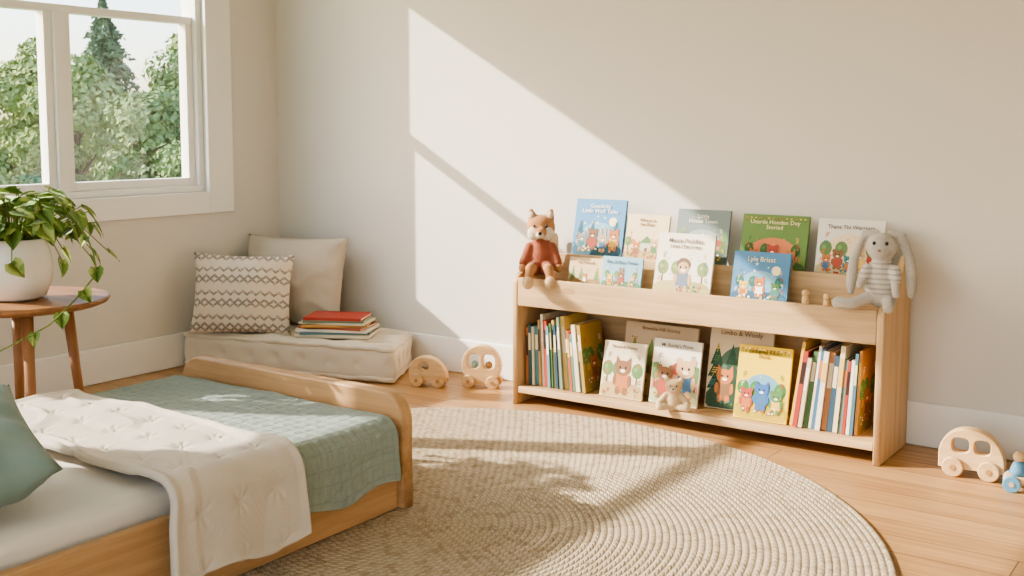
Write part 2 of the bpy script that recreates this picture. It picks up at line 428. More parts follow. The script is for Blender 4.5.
def dcream(s,y,e,es):
    kx,ky=.15,.13
    u=(s/kx)%1-.5; v=(y/ky)%1-.5
    d=math.hypot(u*kx,v*ky)
    h=.008*(1-math.exp(-(d/.022)**2))
    h+=.0016*math.cos(math.atan2(v,u)*7)*math.exp(-((d-.022)/.016)**2)
    h+=.006*max(0,1-min(e,es)/.02)
    return h
drape('sage_green_quilt',M_green,2.02,2.53,.308,-2.208,.115,dgreen,.012,'dusty sage green stitched quilt over the foot of the bed','quilt',uvk=KG,wr=.006,fold=.007,crease=.4,yjit=.005)
cq=drape('cream_quilt',M_cream,1.68,2.09,.334,-2.176,.090,dcream,.022,'folded cream puckered quilt draped across the bed','quilt',tail=.03,wr=.009,fold=.010,crease=.6)
bm=bmesh.new()
for i in range(1,9):
    for j in range(12,17):
        s=(i+.5)*.15; y=(j+.5)*.13
        if s<.98 and 1.71<y<2.06: ell(bm,(-3.236+s,y,.340),(.006,.004,.004),8,6)
mk('tuft_knot',bm,M_cream,cq)['kind']='stuff'
def cushion(w,h,t,n=36,pinch=.07,seed=0,pw=.45):
    bm=bmesh.new(); F=[];Bk=[]
    for i in range(n+1):
        a=[];b=[]
        for j in range(n+1):
            u=-1+2*i/n; v=-1+2*j/n
            x=u*w/2*(1-pinch*(1-v*v)); z=v*h/2*(1-pinch*(1-u*u))
            th=t/2*(max(0,(1-u**2))*max(0,(1-v**2)))**pw
            k=min(1,th/(t*.2))
            w1=noise.noise(Vector((x*7,z*7,seed)))*.020*k
            w1-=.008*k*max(0,1-abs(noise.noise(Vector((x*5+z*2,z*4-x,seed+3)))*9))
            w1+=.005*math.sin(math.atan2(v,u)*14)*math.exp(-((max(abs(u),abs(v))-.85)/.12)**2)
            edge=i in(0,n) or j in(0,n)
            vf=bm.verts.new((x,-th+w1,z)); a.append(vf)
            b.append(vf if edge else bm.verts.new((x,th+w1,z)))
        F.append(a);Bk.append(b)
    for i in range(n):
        for j in range(n):
            bm.faces.new((F[i][j],F[i+1][j],F[i+1][j+1],F[i][j+1]))
            bm.faces.new((Bk[i][j],Bk[i][j+1],Bk[i+1][j+1],Bk[i+1][j]))
    return bm
M_pil=fabric('sage_pillow_cotton',srgb(128,146,137),900,.2,.08,12)
thing(mk('sage_pillow',cushion(.60,.42,.18,seed=3,pw=.4),M_pil,loc=(-2.60,1.345,.405),rot=(R(-72),R(8),R(-20)),smooth=True),'sage green cotton pillow at the head of the bed','pillow')
# ------------------------------------------------------------ floor mattress + cushions
M_fut=fabric('natural_cotton_canvas',srgb(226,214,194),800,.3,.05,12)
M_thread=pmat('cream_tuft_thread',srgb(208,192,166),.9,.1,60)
cor=[Vector((-4.515,3.55)),Vector((-3.38,3.86)),Vector((-3.57,4.215)),Vector((-4.515,4.215))]
bm=bmesh.new(); bmesh.ops.create_cube(bm,size=2); bmesh.ops.subdivide_edges(bm,edges=bm.edges[:],cuts=79,use_grid_fill=True)
HZ=.088; mid=(cor[0]+cor[2])/2
def fut_xy(u,w): return (cor[0]*(1-u)+cor[1]*u)*(1-w)+(cor[3]*(1-u)+cor[2]*u)*w
for v in bm.verts:
    x,y,z=v.co
    p=Vector((x*.6,y*.3,z*HZ)); rr=.045
    q_=Vector((max(-.6+rr,min(.6-rr,p.x)),max(-.3+rr,min(.3-rr,p.y)),max(-HZ+rr,min(HZ-rr,p.z))))
    d=p-q_
    if d.length>1e-6: p=q_+d.normalized()*rr
    u=(p.x/.6+1)/2; w=(p.y/.3+1)/2
    P2=fut_xy(u,w); z_=p.z+HZ
    side=min(1,max(0,(max(abs(x)-.9,(abs(y)-.85)*.7)/.09)))
    if z>.9:
        du=((u*5)%1-.5)/5*1.15; dw=((w*2)%1-.5)/2*.6
        dd=math.hypot(du,dw); z_+=.010-.042*math.exp(-(dd/.055)**2)
        z_+=noise.noise(Vector((u*9,w*6,1)))*.008
    hh=max(0,min(1,z_/(2*HZ)))
    tang=u*1.15+w*.6
    tu=math.exp(-(((tang/.15)%1-.5)*.15/.028)**2)
    bul=side*(.012*math.sin(hh*math.pi)-.020*math.exp(-((hh-.5)/.16)**2)*tu+.006*noise.noise(Vector((u*14,w*9,hh*3))))
    z_+=side*.008*noise.noise(Vector((u*11,w*7,5)))*hh
    P2=P2+(P2-mid).normalized()*bul
    v.co=(max(P2.x,-4.528),min(P2.y,4.238),max(.001,z_))
fut=thing(mk('floor_cushion',bm,M_fut,smooth=True),'thick cream tufted floor mattress in the room corner','floor cushion')
for zz_ in (.022,2*HZ-.012):
    pts=[]
    per=[(i/40,0) for i in range(40)]+[(1,i/14) for i in range(14)]+[(1-i/40,1) for i in range(40)]+[(0,1-i/14) for i in range(14)]
    for k_,(u,w) in enumerate(per):
        u_=min(max(u,.012),.988); w_=min(max(w,.02),.98); P2=fut_xy(u_,w_); P2=P2+(P2-mid).normalized()*(.003+.003*math.sin(k_*1.1))
        pts.append((max(P2.x,-4.520),min(P2.y,4.228),zz_+.003*math.sin(u*30)+.002*math.sin(k_*2.1)))
    bm=bmesh.new(); tube(bm,pts,.0135,8,closed=True); mk('rolled_edge',bm,M_fut,fut,smooth=True)
for i in range(5):
    for j in range(2):
        P2=fut_xy((i+.5)/5,(j+.5)/2); bm=bmesh.new(); ell(bm,(P2.x,P2.y,2*HZ-.028),(.010,.010,.005),12,8); mk('tuft',bm,M_thread,fut,smooth=True)
M_bei=fabric('beige_linen',srgb(204,193,176),700,.35,.05,12)
cu=mk('cushion',cushion(.60,.48,.21,seed=5),M_bei,loc=(-4.215,4.035,.405),rot=(R(-12),0,R(15)),smooth=True)
thing(cu,'plain beige linen cushion leaning against the wall','cushion','cushions on the floor mattress')
q=NB('zigzag_woven_cotton'); v=q.coord(); sp=q.n('ShaderNodeSeparateXYZ'); q.l(v,sp.inputs[0])
tri=q.math('ABSOLUTE',q.math('SUBTRACT',q.math('FRACT',q.math('MULTIPLY',sp.outputs[0],24)),.5))
zz=q.math('ADD',sp.outputs[2],q.math('MULTIPLY',tri,.036))
zd=q.math('SUBTRACT',sp.outputs[2],q.math('MULTIPLY',tri,.036))
def band(zc,w_): return q.math('LESS_THAN',q.math('FRACT',q.math('MULTIPLY',zc,17)),w_)
m1=band(zz,.24); m2=band(zd,.24)
sel=q.math('GREATER_THAN',q.math('FRACT',q.math('MULTIPLY',sp.outputs[2],8.5)),.45)
nn=q.noise(v,160,2)
zigs=q.mix(sel,q.math('MULTIPLY',m1,.85),q.math('MAXIMUM',m1,m2))
ss=q.n('ShaderNodeSeparateColor'); q.l(zigs,ss.inputs[0])
mm=q.math('MULTIPLY',ss.outputs[0],q.math('MULTIPLY',q.math('GREATER_THAN',nn,.38),.85))
colr=q.mix(sel,srgb(172,148,130),srgb(136,126,120))
q.base(q.mix(mm,srgb(224,214,198),colr)); q.b.inputs['Roughness'].default_value=.95
q.bump(nn,.5,.004); M_zig=q.m
cu=mk('cushion',cushion(.50,.41,.19,seed=9),M_zig,loc=(-4.245,3.715,.374),rot=(R(-14),R(2),R(38)),smooth=True)
thing(cu,'cream cushion woven with taupe zigzag rows, propped upright','cushion','cushions on the floor mattress')
# ------------------------------------------------------------ books
M_page=pmat('book_pages',srgb(232,222,202),.8,.06,200)
M_cov={}
def covm(c):
    if c not in M_cov: M_cov[c]=pmat('book_cover',srgb(*c),.5,.04,20,spec=.35)
    return M_cov[c]
class Art:
    def __init__(s,w,h,t): s.w,s.h,s.t=w,h,t; s.bm=bmesh.new(); s.m=[]; s.k=0
    def mi(s,c):
        m=flat(c)
        if m not in s.m: s.m.append(m)
        return s.m.index(m)
    def poly(s,pts,c):
        s.k+=1; y=-s.t/2-.0003-.000015*s.k
        f=s.bm.faces.new([s.bm.verts.new((max(-s.w/2+.003,min(s.w/2-.003,x)),y,max(.003,min(s.h-.003,z)))) for x,z in pts]); f.material_index=s.mi(c)
        f.normal_update()
        if f.normal.y>0: f.normal_flip()
    def e(s,cx,cz,rx,rz,c,n=16): s.poly([(cx+rx*math.cos(6.2832*i/n),cz+rz*math.sin(6.2832*i/n)) for i in range(n)],c)
    def sprig(s,x,z,L,a,c):
        dx,dz=math.sin(a),math.cos(a)
        s.poly([(x-.0012,z),(x+.0012,z),(x+dx*L,z+dz*L)],c)
        for k in (.4,.65,.9):
            for sg in(-1,1): s.e(x+dx*L*k+sg*L*.16,z+dz*L*k+L*.06,L*.13,L*.07,c,8)
    def tree(s,x,z,k,c):
        s.poly([(x-.08*k,z),(x+.08*k,z),(x+.04*k,z+k),(x-.04*k,z+k)],(130,92,60)); s.e(x,z+1.2*k,.42*k,.5*k,c); s.e(x-.12*k,z+1.3*k,.14*k,.14*k,tuple(min(255,int(u*1.2)) for u in c),8)
    def pine(s,x,z,k,c):
        for i in range(3): s.poly([(x-(.34-.08*i)*k,z+(.2+.32*i)*k),(x+(.34-.08*i)*k,z+(.2+.32*i)*k),(x,z+(.75+.34*i)*k)],tuple(min(255,int(u*(1+.1*i))) for u in c))
    def house(s,x,z,k,c,r):
        s.poly([(x-.4*k,z),(x+.4*k,z),(x+.4*k,z+.6*k),(x-.4*k,z+.6*k)],c); s.poly([(x-.5*k,z+.6*k),(x+.5*k,z+.6*k),(x,z+1.05*k)],r)
        s.poly([(x-.1*k,z),(x+.1*k,z),(x+.1*k,z+.3*k),(x-.1*k,z+.3*k)],(110,80,60)); s.e(x-.24*k,z+.4*k,.07*k,.07*k,(240,220,150),8); s.e(x+.24*k,z+.4*k,.07*k,.07*k,(240,220,150),8)
    def star(s,x,z,k,c):
        s.poly([(x+k*(1 if i%2==0 else .42)*math.sin(i*math.pi/5),z+k*(1 if i%2==0 else .42)*math.cos(i*math.pi/5)) for i in range(10)],c)
    def critter(s,x,z,k,c,c2=(60,50,45),ears='r',child=False):
        if ears=='l':
            s.e(x-.35*k,z+2.6*k,.18*k,.75*k,c); s.e(x+.35*k,z+2.6*k,.18*k,.75*k,c)
        elif ears=='t':
            s.poly([(x-.7*k,z+1.7*k),(x-.15*k,z+2.1*k),(x-.6*k,z+2.6*k)],c); s.poly([(x+.7*k,z+1.7*k),(x+.6*k,z+2.6*k),(x+.15*k,z+2.1*k)],c)
        elif not child:
            s.e(x-.5*k,z+2.2*k,.25*k,.25*k,c); s.e(x+.5*k,z+2.2*k,.25*k,.25*k,c)
        s.e(x,z+.7*k,.62*k,.85*k,c2); s.e(x-.3*k,z,.22*k,.3*k,c); s.e(x+.3*k,z,.22*k,.3*k,c)
        s.e(x-.62*k,z+.8*k,.16*k,.42*k,c); s.e(x+.62*k,z+.8*k,.16*k,.42*k,c)
        if child: s.e(x,z+2.0*k,.62*k,.5*k,(120,96,78))
        s.e(x,z+1.7*k,(.5 if child else .68)*k,(.5 if child else .58)*k,c); s.e(x-.24*k,z+1.75*k,.08*k,.1*k,(40,34,32),8); s.e(x+.24*k,z+1.75*k,.08*k,.1*k,(40,34,32),8)
        s.e(x,z+1.5*k,.22*k,.13*k,(245,232,214),10)
    def done(s,root):
        return mk('cover_illustration',s.bm,s.m,root,recalc=False)
def make_book(w,h,t,col,loc,rot,label,title=None,tcol=(60,50,45),tsize=.022,tz=.86,art=None,group=None,name='picture_book',spine=None):
    root=empty(name,loc,rot,label,'book',group)
    bm=bmesh.new(); c=.0022
    bx(bm,-w/2,w/2,-t/2,-t/2+c,0,h); bx(bm,-w/2,w/2,t/2-c,t/2,0,h); bx(bm,-w/2,-w/2+c,-t/2+c,t/2-c,0,h)
    bmesh.ops.remove_doubles(bm,verts=bm.verts,dist=1e-5)
    mk('cover',bm,covm(col),root)
    box('pages',-w/2+c,w/2-.004,-t/2+c,t/2-c,.003,h-.003,M_page,root)
    if art:
        A=Art(w,h,t); art(A); A.done(root)
    if title:
        me=text_mesh(title,tsize*1.0,.0002,.0001)
        o=mk('title_lettering',me,flat(tcol),root,(0,-t/2-.0042,h*(tz+.01)))
        wd=max(v.co.x for v in me.vertices)-min(v.co.x for v in me.vertices)
        if wd>w*.82: o.scale=(w*.82/wd,1,1)
    if spine:
        z0,z1,cc=spine; bm=bmesh.new(); x=-w/2-.0004
        bm.faces.new([bm.verts.new(p) for p in((x,-t/2*.8,z0*h),(x,t/2*.8,z0*h),(x,t/2*.8,z1*h),(x,-t/2*.8,z1*h))])
        mk('spine_label',bm,flat(cc),root)
    return root
rb=random.Random(11)
def art_scene(ground,crit,accents,lo=.0,hi=.72,bg=None,back=None,tree=(104,136,84),scale=1.0,child=False,style=0,pines=False):
    def f(A):
        w,h=A.w,A.h; z0=lo*h; S=(hi-lo)*h
        if bg: A.poly([(-w*.46,h*.02),(w*.46,h*.02),(w*.46,h*.97),(-w*.46,h*.97)],bg)
        if back: A.e(0,z0+S*.45,w*.38,S*.52,back,28)
        if style==1:
            for x,k in((-.3,.5),(0.02,.62),(.32,.46)): A.house(x*w,z0+S*.2,S*k,rb.choice([(220,200,170),(204,150,120),(190,196,180)]),rb.choice(accents))
        if style==2:
            for i in range(8): A.star(rb.uniform(-.4,.4)*w,z0+rb.uniform(.55,1.25)*S,w*rb.uniform(.02,.035),rb.choice([(248,232,170),(246,240,228)]))
            A.e(w*.27,z0+S*1.0,w*.08,w*.08,(248,236,190))
        for x in((-.36,.34,-.12) if style!=1 else (-.42,.42)):
            if pines: A.pine(x*w,z0+S*.12,S*.62,tree)
            else: A.tree(x*w,z0+S*.18,S*.36,tree)
        A.e(-w*.2,z0+S*.08,w*.34,S*.22,ground); A.e(w*.22,z0+S*.06,w*.32,S*.24,tuple(int(u*.92) for u in ground))
        A.poly([(-w*.46,h*.02),(w*.46,h*.02),(w*.46,z0+S*.14),(-w*.46,z0+S*.14)],ground)
        if style==3:
            for i in range(14):
                x=-.44+.88*i/13; A.sprig(x*w,h*.955,-S*.10,0,tree); A.e(x*w,h*.95,w*.014,w*.014,rb.choice(accents),8)
        for sg in(-1,1):
            for i in range(4): A.sprig(sg*w*(.43-.02*i),z0+S*(.25+.2*i),S*.15,-sg*.3,rb.choice([tree]+accents))
        for i in range(16):
            x=rb.uniform(-.42,.42)*w; z=z0+rb.uniform(.3,1.0)*S; A.e(x,z,w*.010,w*.010,rb.choice(accents),8)
        n=len(crit); k=min(S*.25*scale,w*.86/n/1.5) if n else 0
        for i,(c,c2,ears) in enumerate(crit):
            x=(-.5+(i+.5)/n)*w*.84; A.critter(x,z0+S*(.1+.06*(i%2)),k*(1 if i%2 else .85),c,c2,ears,child)
        for i in range(14):
            x=rb.uniform(-.42,.42)*w; z=z0+rb.uniform(-.02,.14)*S; c=rb.choice(accents)
            A.poly([(x-w*.005,z-w*.03),(x+w*.005,z-w*.03),(x,z+w*.02)],(90,120,70)); A.e(x,z+w*.03,w*.022,w*.018,c,10)
    return f
OR=(196,124,76);BR=(140,102,72);GY=(152,148,144);TN=(208,174,132);BL=(74,116,156);RD=(182,82,66);YL=(230,190,92);GN=(94,132,82);WH=(246,240,228);DK=(60,50,46);TL=(70,128,134)
G1='picture books in the back display row'; G2='picture books in the front display row'; G3='picture books facing out on the lower shelf'
LB=R(-13)
zb=.572; yb=4.115
make_book(.245,.325,.014,(96,152,196),(-2.445,yb,zb),(LB,0,R(2)),'sky blue picture book with animals under stars, leaning upright','Goodnite\nLittle Wolf Tales',WH,.026,.86,
  art_scene((62,100,118),[(GY,TL,'t'),(BR,RD,'r'),(TN,BL,'l'),(OR,YL,'t')],[YL,WH,OR],.27,.70,None,(134,182,212),(54,92,102),style=2,pines=True),G1)
make_book(.205,.268,.012,(224,204,168),(-2.215,yb+.006,zb),(LB,0,R(-2)),'tan picture book with small figures, leaning upright','Where is\nthe Bear',(120,84,52),.021,.86,
  art_scene((196,164,114),[(OR,BR,'t'),(TN,GN,'r')],[OR,GN,RD],.3,.72,style=1),G1)
make_book(.232,.30,.013,(126,140,138),(-1.955,yb,zb),(LB,0,R(1)),'grey green picture book with small houses, leaning upright','Little\nHouse Town',(240,234,214),.024,.86,
  art_scene((98,114,104),[(BR,TL,'r')],[YL,WH,RD],.3,.74,None,(164,176,168),style=1,pines=True),G1)
make_book(.275,.292,.015,(104,136,74),(-1.648,yb,zb),(LB,0,R(-1)),'green picture book with a round red burrow scene, leaning upright','Unarde Hooden Doy\nStoried',(246,232,180),.024,.85,
  art_scene((76,110,60),[(OR,WH,'t'),(RD,YL,'r'),(OR,TL,'t')],[RD,YL,OR],.25,.70,None,(214,130,92),(64,100,54),style=3),G1)
make_book(.252,.288,.013,(230,225,214),(-1.345,yb,zb),(LB,0,R(1)),'white picture book with colourful animals, leaning upright','Thana Thi Warriors',(96,78,70),.022,.88,
  art_scene((202,186,146),[(OR,BL,'t'),(BR,RD,'r'),(TL,OR,'r'),(TN,YL,'l'),(RD,GN,'t')],[OR,TL,RD],.26,.82,None,(236,214,182),scale=1.2),G1)
zf=.462; yf=3.972
make_book(.165,.192,.010,(218,190,148),(-2.425,yf+.01,zf),(LB,0,0),'small tan picture book with tiny trees, leaning upright','Tiny Woods',(120,84,52),.018,.88,art_scene((170,140,92),[(OR,WH,'t')],[OR,GN],.42,.8,pines=True),G2)
make_book(.188,.208,.010,(142,182,202),(-2.245,yf,zf),(LB,0,0),'small light blue picture book, leaning upright','Bee & Bear Ponds',(60,90,110),.020,.88,art_scene((92,140,108),[(YL,OR,'r'),(BR,RD,'l'),(TN,GN,'t')],[YL,WH,RD],.40,.8),G2)
make_book(.252,.322,.014,(232,224,206),(-1.965,yf-.004,zf),(LB,0,R(-1)),'cream picture book showing a child in a meadow, leaning upright','Maisie Puddles\nsees the tree',(110,88,70),.026,.86,
  art_scene((194,182,128),[(TN,(120,132,150),'c')],[OR,GN,TL,YL],.25,.76,None,(236,230,212),(136,150,100),1.45,True),G2)
make_book(.228,.268,.013,(84,136,176),(-1.640,yf,zf),(LB,0,0),'blue picture book with sea animals, leaning upright','Lyle Brisat',(250,236,190),.027,.88,
  art_scene((66,110,136),[(YL,OR,'r'),(OR,WH,'t'),(GN,TL,'r')],[YL,WH,RD],.30,.74,None,(128,174,198),(54,114,106),style=2),G2)
zl=.082
make_book(.34,.30,.012,(214,190,154),(-2.115,4.075,zl),(R(-9),0,R(-1)),'wide tan picture book standing behind smaller books','Bramble Hill Stories',(150,112,74),.022,.92,art_scene((196,164,114),[(BR,GN,'r'),(OR,RD,'t'),(TN,TL,'l')],[OR,GN],.1,.8,style=0,pines=True),G3)
make_book(.198,.232,.012,(224,208,178),(-2.225,3.965,zl),(R(-12),0,0),'cream picture book with a brown fox, facing out','Bread & Honey',(110,80,56),.019,.9,art_scene((196,168,122),[(BR,OR,'t')],[OR,RD,GN],.05,.8,None,(230,214,186),scale=1.5),G3)
make_book(.212,.262,.013,(232,226,212),(-1.995,3.985,zl),(R(-12),0,R(1)),'white picture book with two bears, facing out','Mr Bottle\'s Picnic',(90,74,64),.020,.9,art_scene((184,194,146),[(BR,RD,'r'),(TN,BL,'r')],[RD,OR,GN],.05,.78,None,(240,224,196),style=1,scale=1.3),G3)
make_book(.265,.335,.014,(218,200,168),(-1.745,4.04,zl),(R(-11),0,R(1)),'large beige picture book with a green forest scene, facing out','Limbo & Wooly',(120,90,60),.027,.9,
  art_scene((58,84,66),[(OR,BR,'t'),(TN,DK,'r')],[GN,YL,TL],.05,.78,None,(86,112,96),(48,78,60),1.0,pines=True),G3)
make_book(.212,.285,.013,(240,206,58),(-1.61,3.955,zl),(R(-12),0,R(1)),'bright yellow picture book with a blue creature, facing out','Jumping Vitali\nBook',(110,72,44),.022,.88,
  art_scene((196,170,60),[(RD,OR,'r'),((64,112,176),BL,'t'),(GN,YL,'r')],[RD,WH,GN],.08,.64,None,(120,168,190),(80,130,70),1.0,style=3),G3)
def row(x,cols,hs,lean,dl,grp,rnd,tt):
    for i,c in enumerate(cols):
        t=rnd.uniform(*tt); h=rnd.uniform(*hs); w=rnd.uniform(.17,.20)
        ln=lean(i)
        lab='upright picture book with %s spine on the lower shelf'%({0:'a red',1:'a dark',2:'a cream',3:'a green'}[min(range(4),key=lambda k:sum((a-b)**2 for a,b in zip(c,[(200,80,60),(60,80,110),(226,214,190),(100,140,100)][k])))])
        o=make_book(w,h,t,c,(x+t/2,3.945+w/2+rnd.uniform(0,.015),zl+.0005+abs(math.sin(ln))*t/2),(0,0,0),lab,group=grp,spine=(rnd.uniform(.5,.65),.86,rnd.choice([WH,YL,(230,214,180),DK,OR])),
            art=(art_scene((150,130,80),[(OR,BR,'t')],[RD,WH],.1,.8) if i==len(cols)-1 else None))
        o.rotation_mode='QUATERNION'; o.rotation_quaternion=(Matrix.Rotation(ln,4,'Y')@Matrix.Rotation(R(90),4,'Z')).to_quaternion()
        x+=t/math.cos(ln)+.0008+.31*dl
row(-2.687,[(178,112,72),(60,98,98),(214,200,174),(82,130,138),(190,150,96),(222,210,186),(176,76,62),(120,150,158),(84,120,82),(200,176,112),(56,84,102),(196,186,170),(134,156,140),(216,188,116),(72,108,76),(186,96,70),(104,140,120),(228,216,190),(70,110,140),(176,150,84)],(.245,.318),lambda i:R(-.8-i*.3),R(.3),'upright books at one end of the lower shelf',random.Random(4),(.009,.019))
row(-1.492,[(222,184,96),(178,76,62),(214,200,174),(84,120,82),(222,210,186),(74,112,146),(228,220,206),(184,132,92),(62,88,108),(228,214,180),(112,140,128),(176,72,60),(232,224,208),(84,122,140),(206,150,90)],(.255,.33),lambda i:R(8.0-i*.38),R(.38),'upright books at the other end of the lower shelf',random.Random(8),(.009,.020))
G4='stacked books on the floor mattress'
z=.188
for (w,d,t,c,rz,l) in [(.37,.23,.015,(222,210,186),2,'thick cream book lying at the bottom of the stack'),(.34,.22,.011,(96,134,142),9,'teal book lying flat in the stack'),(.36,.22,.012,(234,226,210),-1,'white book lying flat in the stack'),(.33,.21,.010,(168,98,76),-7,'brick coloured book lying flat in the stack'),(.32,.21,.011,(200,156,88),7,'ochre book lying flat in the stack'),(.33,.2,.009,(220,210,188),-2,'thin pale book lying flat in the stack'),(.30,.2,.010,(120,144,120),4,'sage green book lying flat in the stack'),(.29,.2,.014,(182,74,62),1,'red book lying on top of the stack')]:
    root=empty('stacked_book',(-3.80,3.93,z),(0,0,R(rz+26)),l,'book',G4)
    bm=bmesh.new(); cc=.002
    bx(bm,-w/2,w/2,-d/2,d/2,0,cc);bx(bm,-w/2,w/2,-d/2,d/2,t-cc,t);bx(bm,-w/2,w/2,-d/2,-d/2+cc,cc,t-cc)
    mk('cover',bm,covm(c),root); box('pages',-w/2+.004,w/2-.004,-d/2+cc,d/2-.004,cc,t-cc,M_page,root)
    z+=t+.0006
# ------------------------------------------------------------ bookshelf
SX0,SX1=-2.73,-1.135; cx=(SX0+SX1)/2
sh=empty('bookshelf',(cx,4.07,0),label='low pale pine front-facing bookshelf filled with children\'s books',cat='bookshelf')
hw=(SX1-SX0)/2
prof=[(-.17,0.0005),(.165,0.0005),(.165,.68)]
def bez(p0,p1,p2,p3,n=12):
    return [tuple((1-t)**3*a+3*(1-t)**2*t*b+3*(1-t)*t*t*c_+t**3*d for a,b,c_,d in zip(p0,p1,p2,p3)) for t in [i/n for i in range(n+1)]]
prof+=bez((.165,.69),(.165,.72),(.15,.73),(.125,.73),6)+bez((.12,.73),(.06,.728),(.04,.60),(-.06,.587))+bez((-.07,.586),(-.12,.58),(-.165,.575),(-.17,.53),8)
for sx in (-hw+.013,hw-.013):
    me=curve_mesh([prof],.026,.005); me.transform(Matrix.Rotation(R(90),4,'Z'))
    mk('side_panel',me,M_oakz,sh,(sx,0,0))
iw=hw-.0265
box('front_rail',-iw,iw,-.168,-.148,.434,.558,M_oak,sh,.005)
box('back_rail',-iw,iw,-.002,.014,.455,.655,M_oak,sh,.004)
box('tier_shelf',-iw,iw,-.147,-.003,.440,.458,M_oak,sh,.002)
box('tier_shelf',-iw,iw,.015,.155,.552,.570,M_oak,sh,.002)
box('bottom_shelf',-iw,iw,-.166,.155,.05,.08,M_oak,sh,.004)
box('back_panel',-iw,iw,.156,.165,.05,.60,M_oak,sh,.002)
# ------------------------------------------------------------ plush toys
def capsule(bm,p0,r0,p1,r1,n=7):
    p0,p1=Vector(p0),Vector(p1)
    for i in range(n+1):
        t=i/n; r=r0+(r1-r0)*t; ell(bm,p0.lerp(p1,t),(r,r,r),12,8)
def remeshed(name,bm,mat,parent,vox=.004,sm=4,loc=(0,0,0),rot=(0,0,0)):
    o=mk(name,bm,mat,parent,loc,rot,smooth=True)
    m=o.modifiers.new('r','REMESH'); m.mode='VOXEL'; m.voxel_size=vox; m.use_smooth_shade=True
    s=o.modifiers.new('s','SMOOTH'); s.iterations=sm; s.factor=.5
    return o
def knit(name,c,bs=260):
    return pmat(name,c,.95,.18,120,.9,bs,.006,sheen=.15,spec=.1)
M_fox=knit('fox_felt',srgb(192,140,98)); M_foxw=knit('cream_felt',srgb(232,218,196)); M_sw=knit('rust_knit',srgb(166,100,78),380)
M_blk=pmat('black_bead',srgb(34,28,26),.25,.02,5,spec=.6)
M_feet=knit('foot_felt',srgb(218,184,144))
fx=empty('fox_plush',(-2.640,3.99,.4595),(0,0,R(30)),'orange fox plush in a rust knitted sweater sitting on the bookshelf','plush toy')
fx.scale=(1.16,1.0,1.18)
bm=bmesh.new()
ell(bm,(0,0,.09),(.045,.040,.08)); ell(bm,(0,-.004,.264),(.054,.046,.048)); capsule(bm,(0,0,.16),.033,(0,0,.23),.03,3)
ell(bm,(0,-.045,.25),(.026,.03,.02)) 
for s in(-1,1):
    bmesh.ops.create_cone(bm,segments=14,radius1=.021,radius2=.007,depth=.038,cap_ends=True,matrix=Matrix.Translation((s*.035,.0,.314))@Euler((0,R(16*s),0)).to_matrix().to_4x4())
    capsule(bm,(s*.042,-.005,.19),.017,(s*.066,-.035,.125),.014)
    ell(bm,(s*.067,-.042,.118),(.015,.018,.016))
    capsule(bm,(s*.022,-.02,.115),.024,(s*.034,-.105,.122),.019); capsule(bm,(s*.034,-.105,.122),.019,(s*.040,-.122,.080),.016,4)
remeshed('body',bm,M_fox,fx)
bm=bmesh.new()
ell(bm,(0,-.002,.135),(.050,.046,.075)); capsule(bm,(0,0,.19),.036,(0,0,.212),.032,3)
for s in(-1,1): capsule(bm,(s*.041,-.005,.19),.021,(s*.063,-.031,.137),.0185)
for s in(-1,1): capsule(bm,(s*.022,-.02,.115),.028,(s*.029,-.065,.120),.0235)
remeshed('knitted_sweater',bm,M_sw,fx)
bm=bmesh.new(); ell(bm,(-.024,-.034,.245),(.026,.022,.026)); ell(bm,(.024,-.034,.245),(.026,.022,.026)); ell(bm,(0,-.060,.243),(.017,.02,.015))
remeshed('muzzle',bm,M_foxw,fx,.003,3)
bm=bmesh.new(); ell(bm,(0,-.081,.248),(.008,.006,.006),10,8); mk('nose',bm,M_blk,fx,smooth=True)
for s in(-1,1):
    bm=bmesh.new(); ell(bm,(s*.022,-.052,.272),(.0055,.005,.006),10,8); mk('eye',bm,M_blk,fx,smooth=True)
    bm=bmesh.new(); ell(bm,(s*.041,-.132,.074),(.021,.022,.024)); mk('foot',bm,M_feet,fx,smooth=True)
    bm=bmesh.new(); ell(bm,(s*.035,-.016,.310),(.010,.006,.014),rot=(R(-8),R(14*s),0)); mk('inner_ear',bm,M_foxw,fx,smooth=True)
q=NB('grey_striped_knit'); v=q.coord(); sp=q.n('ShaderNodeSeparateXYZ'); q.l(v,sp.inputs[0])
stp=q.math('LESS_THAN',q.math('FRACT',q.math('MULTIPLY',sp.outputs[2],58)),.4)
nn=q.noise(v,260,3); q.base(q.mix(q.math('MULTIPLY',stp,q.math('ADD',.45,q.math('MULTIPLY',nn,.5))),srgb(206,200,190),srgb(156,150,142))); q.b.inputs['Roughness'].default_value=.95; q.bump(nn,.8,.005); M_str=q.m
M_bun=knit('grey_felt',srgb(197,190,179))
bn=empty('bunny_plush',(-1.165,3.955,.560),(0,0,R(8)),'grey long-eared rabbit plush with striped top on shelf end','plush toy')
bn.scale=(1.06,1,1.03)
bm=bmesh.new()
ell(bm,(0,0,.07),(.052,.046,.07)); ell(bm,(.0,-.006,.214),(.053,.048,.050)); capsule(bm,(0,0,.12),.035,(.0,0,.17),.034,3)
ell(bm,(.0,-.045,.202),(.030,.022,.024))
for s in(-1,1):
    capsule(bm,(s*.022,.01,.262),.012,(s*.062,.008,.252),.014,4); capsule(bm,(s*.062,.008,.252),.014,(s*.090,-.005,.17),.017); capsule(bm,(s*.090,-.005,.17),.017,(s*.097,-.01,.085),.018); capsule(bm,(s*.097,-.01,.085),.018,(s*.096,-.01,.055),.012,3)
capsule(bm,(-.03,-.02,.04),.024,(-.085,-.06,.018),.019); capsule(bm,(-.085,-.06,.018),.019,(-.130,-.055,.018),.022)
capsule(bm,(.03,-.02,.035),.025,(.035,-.075,.012),.018)
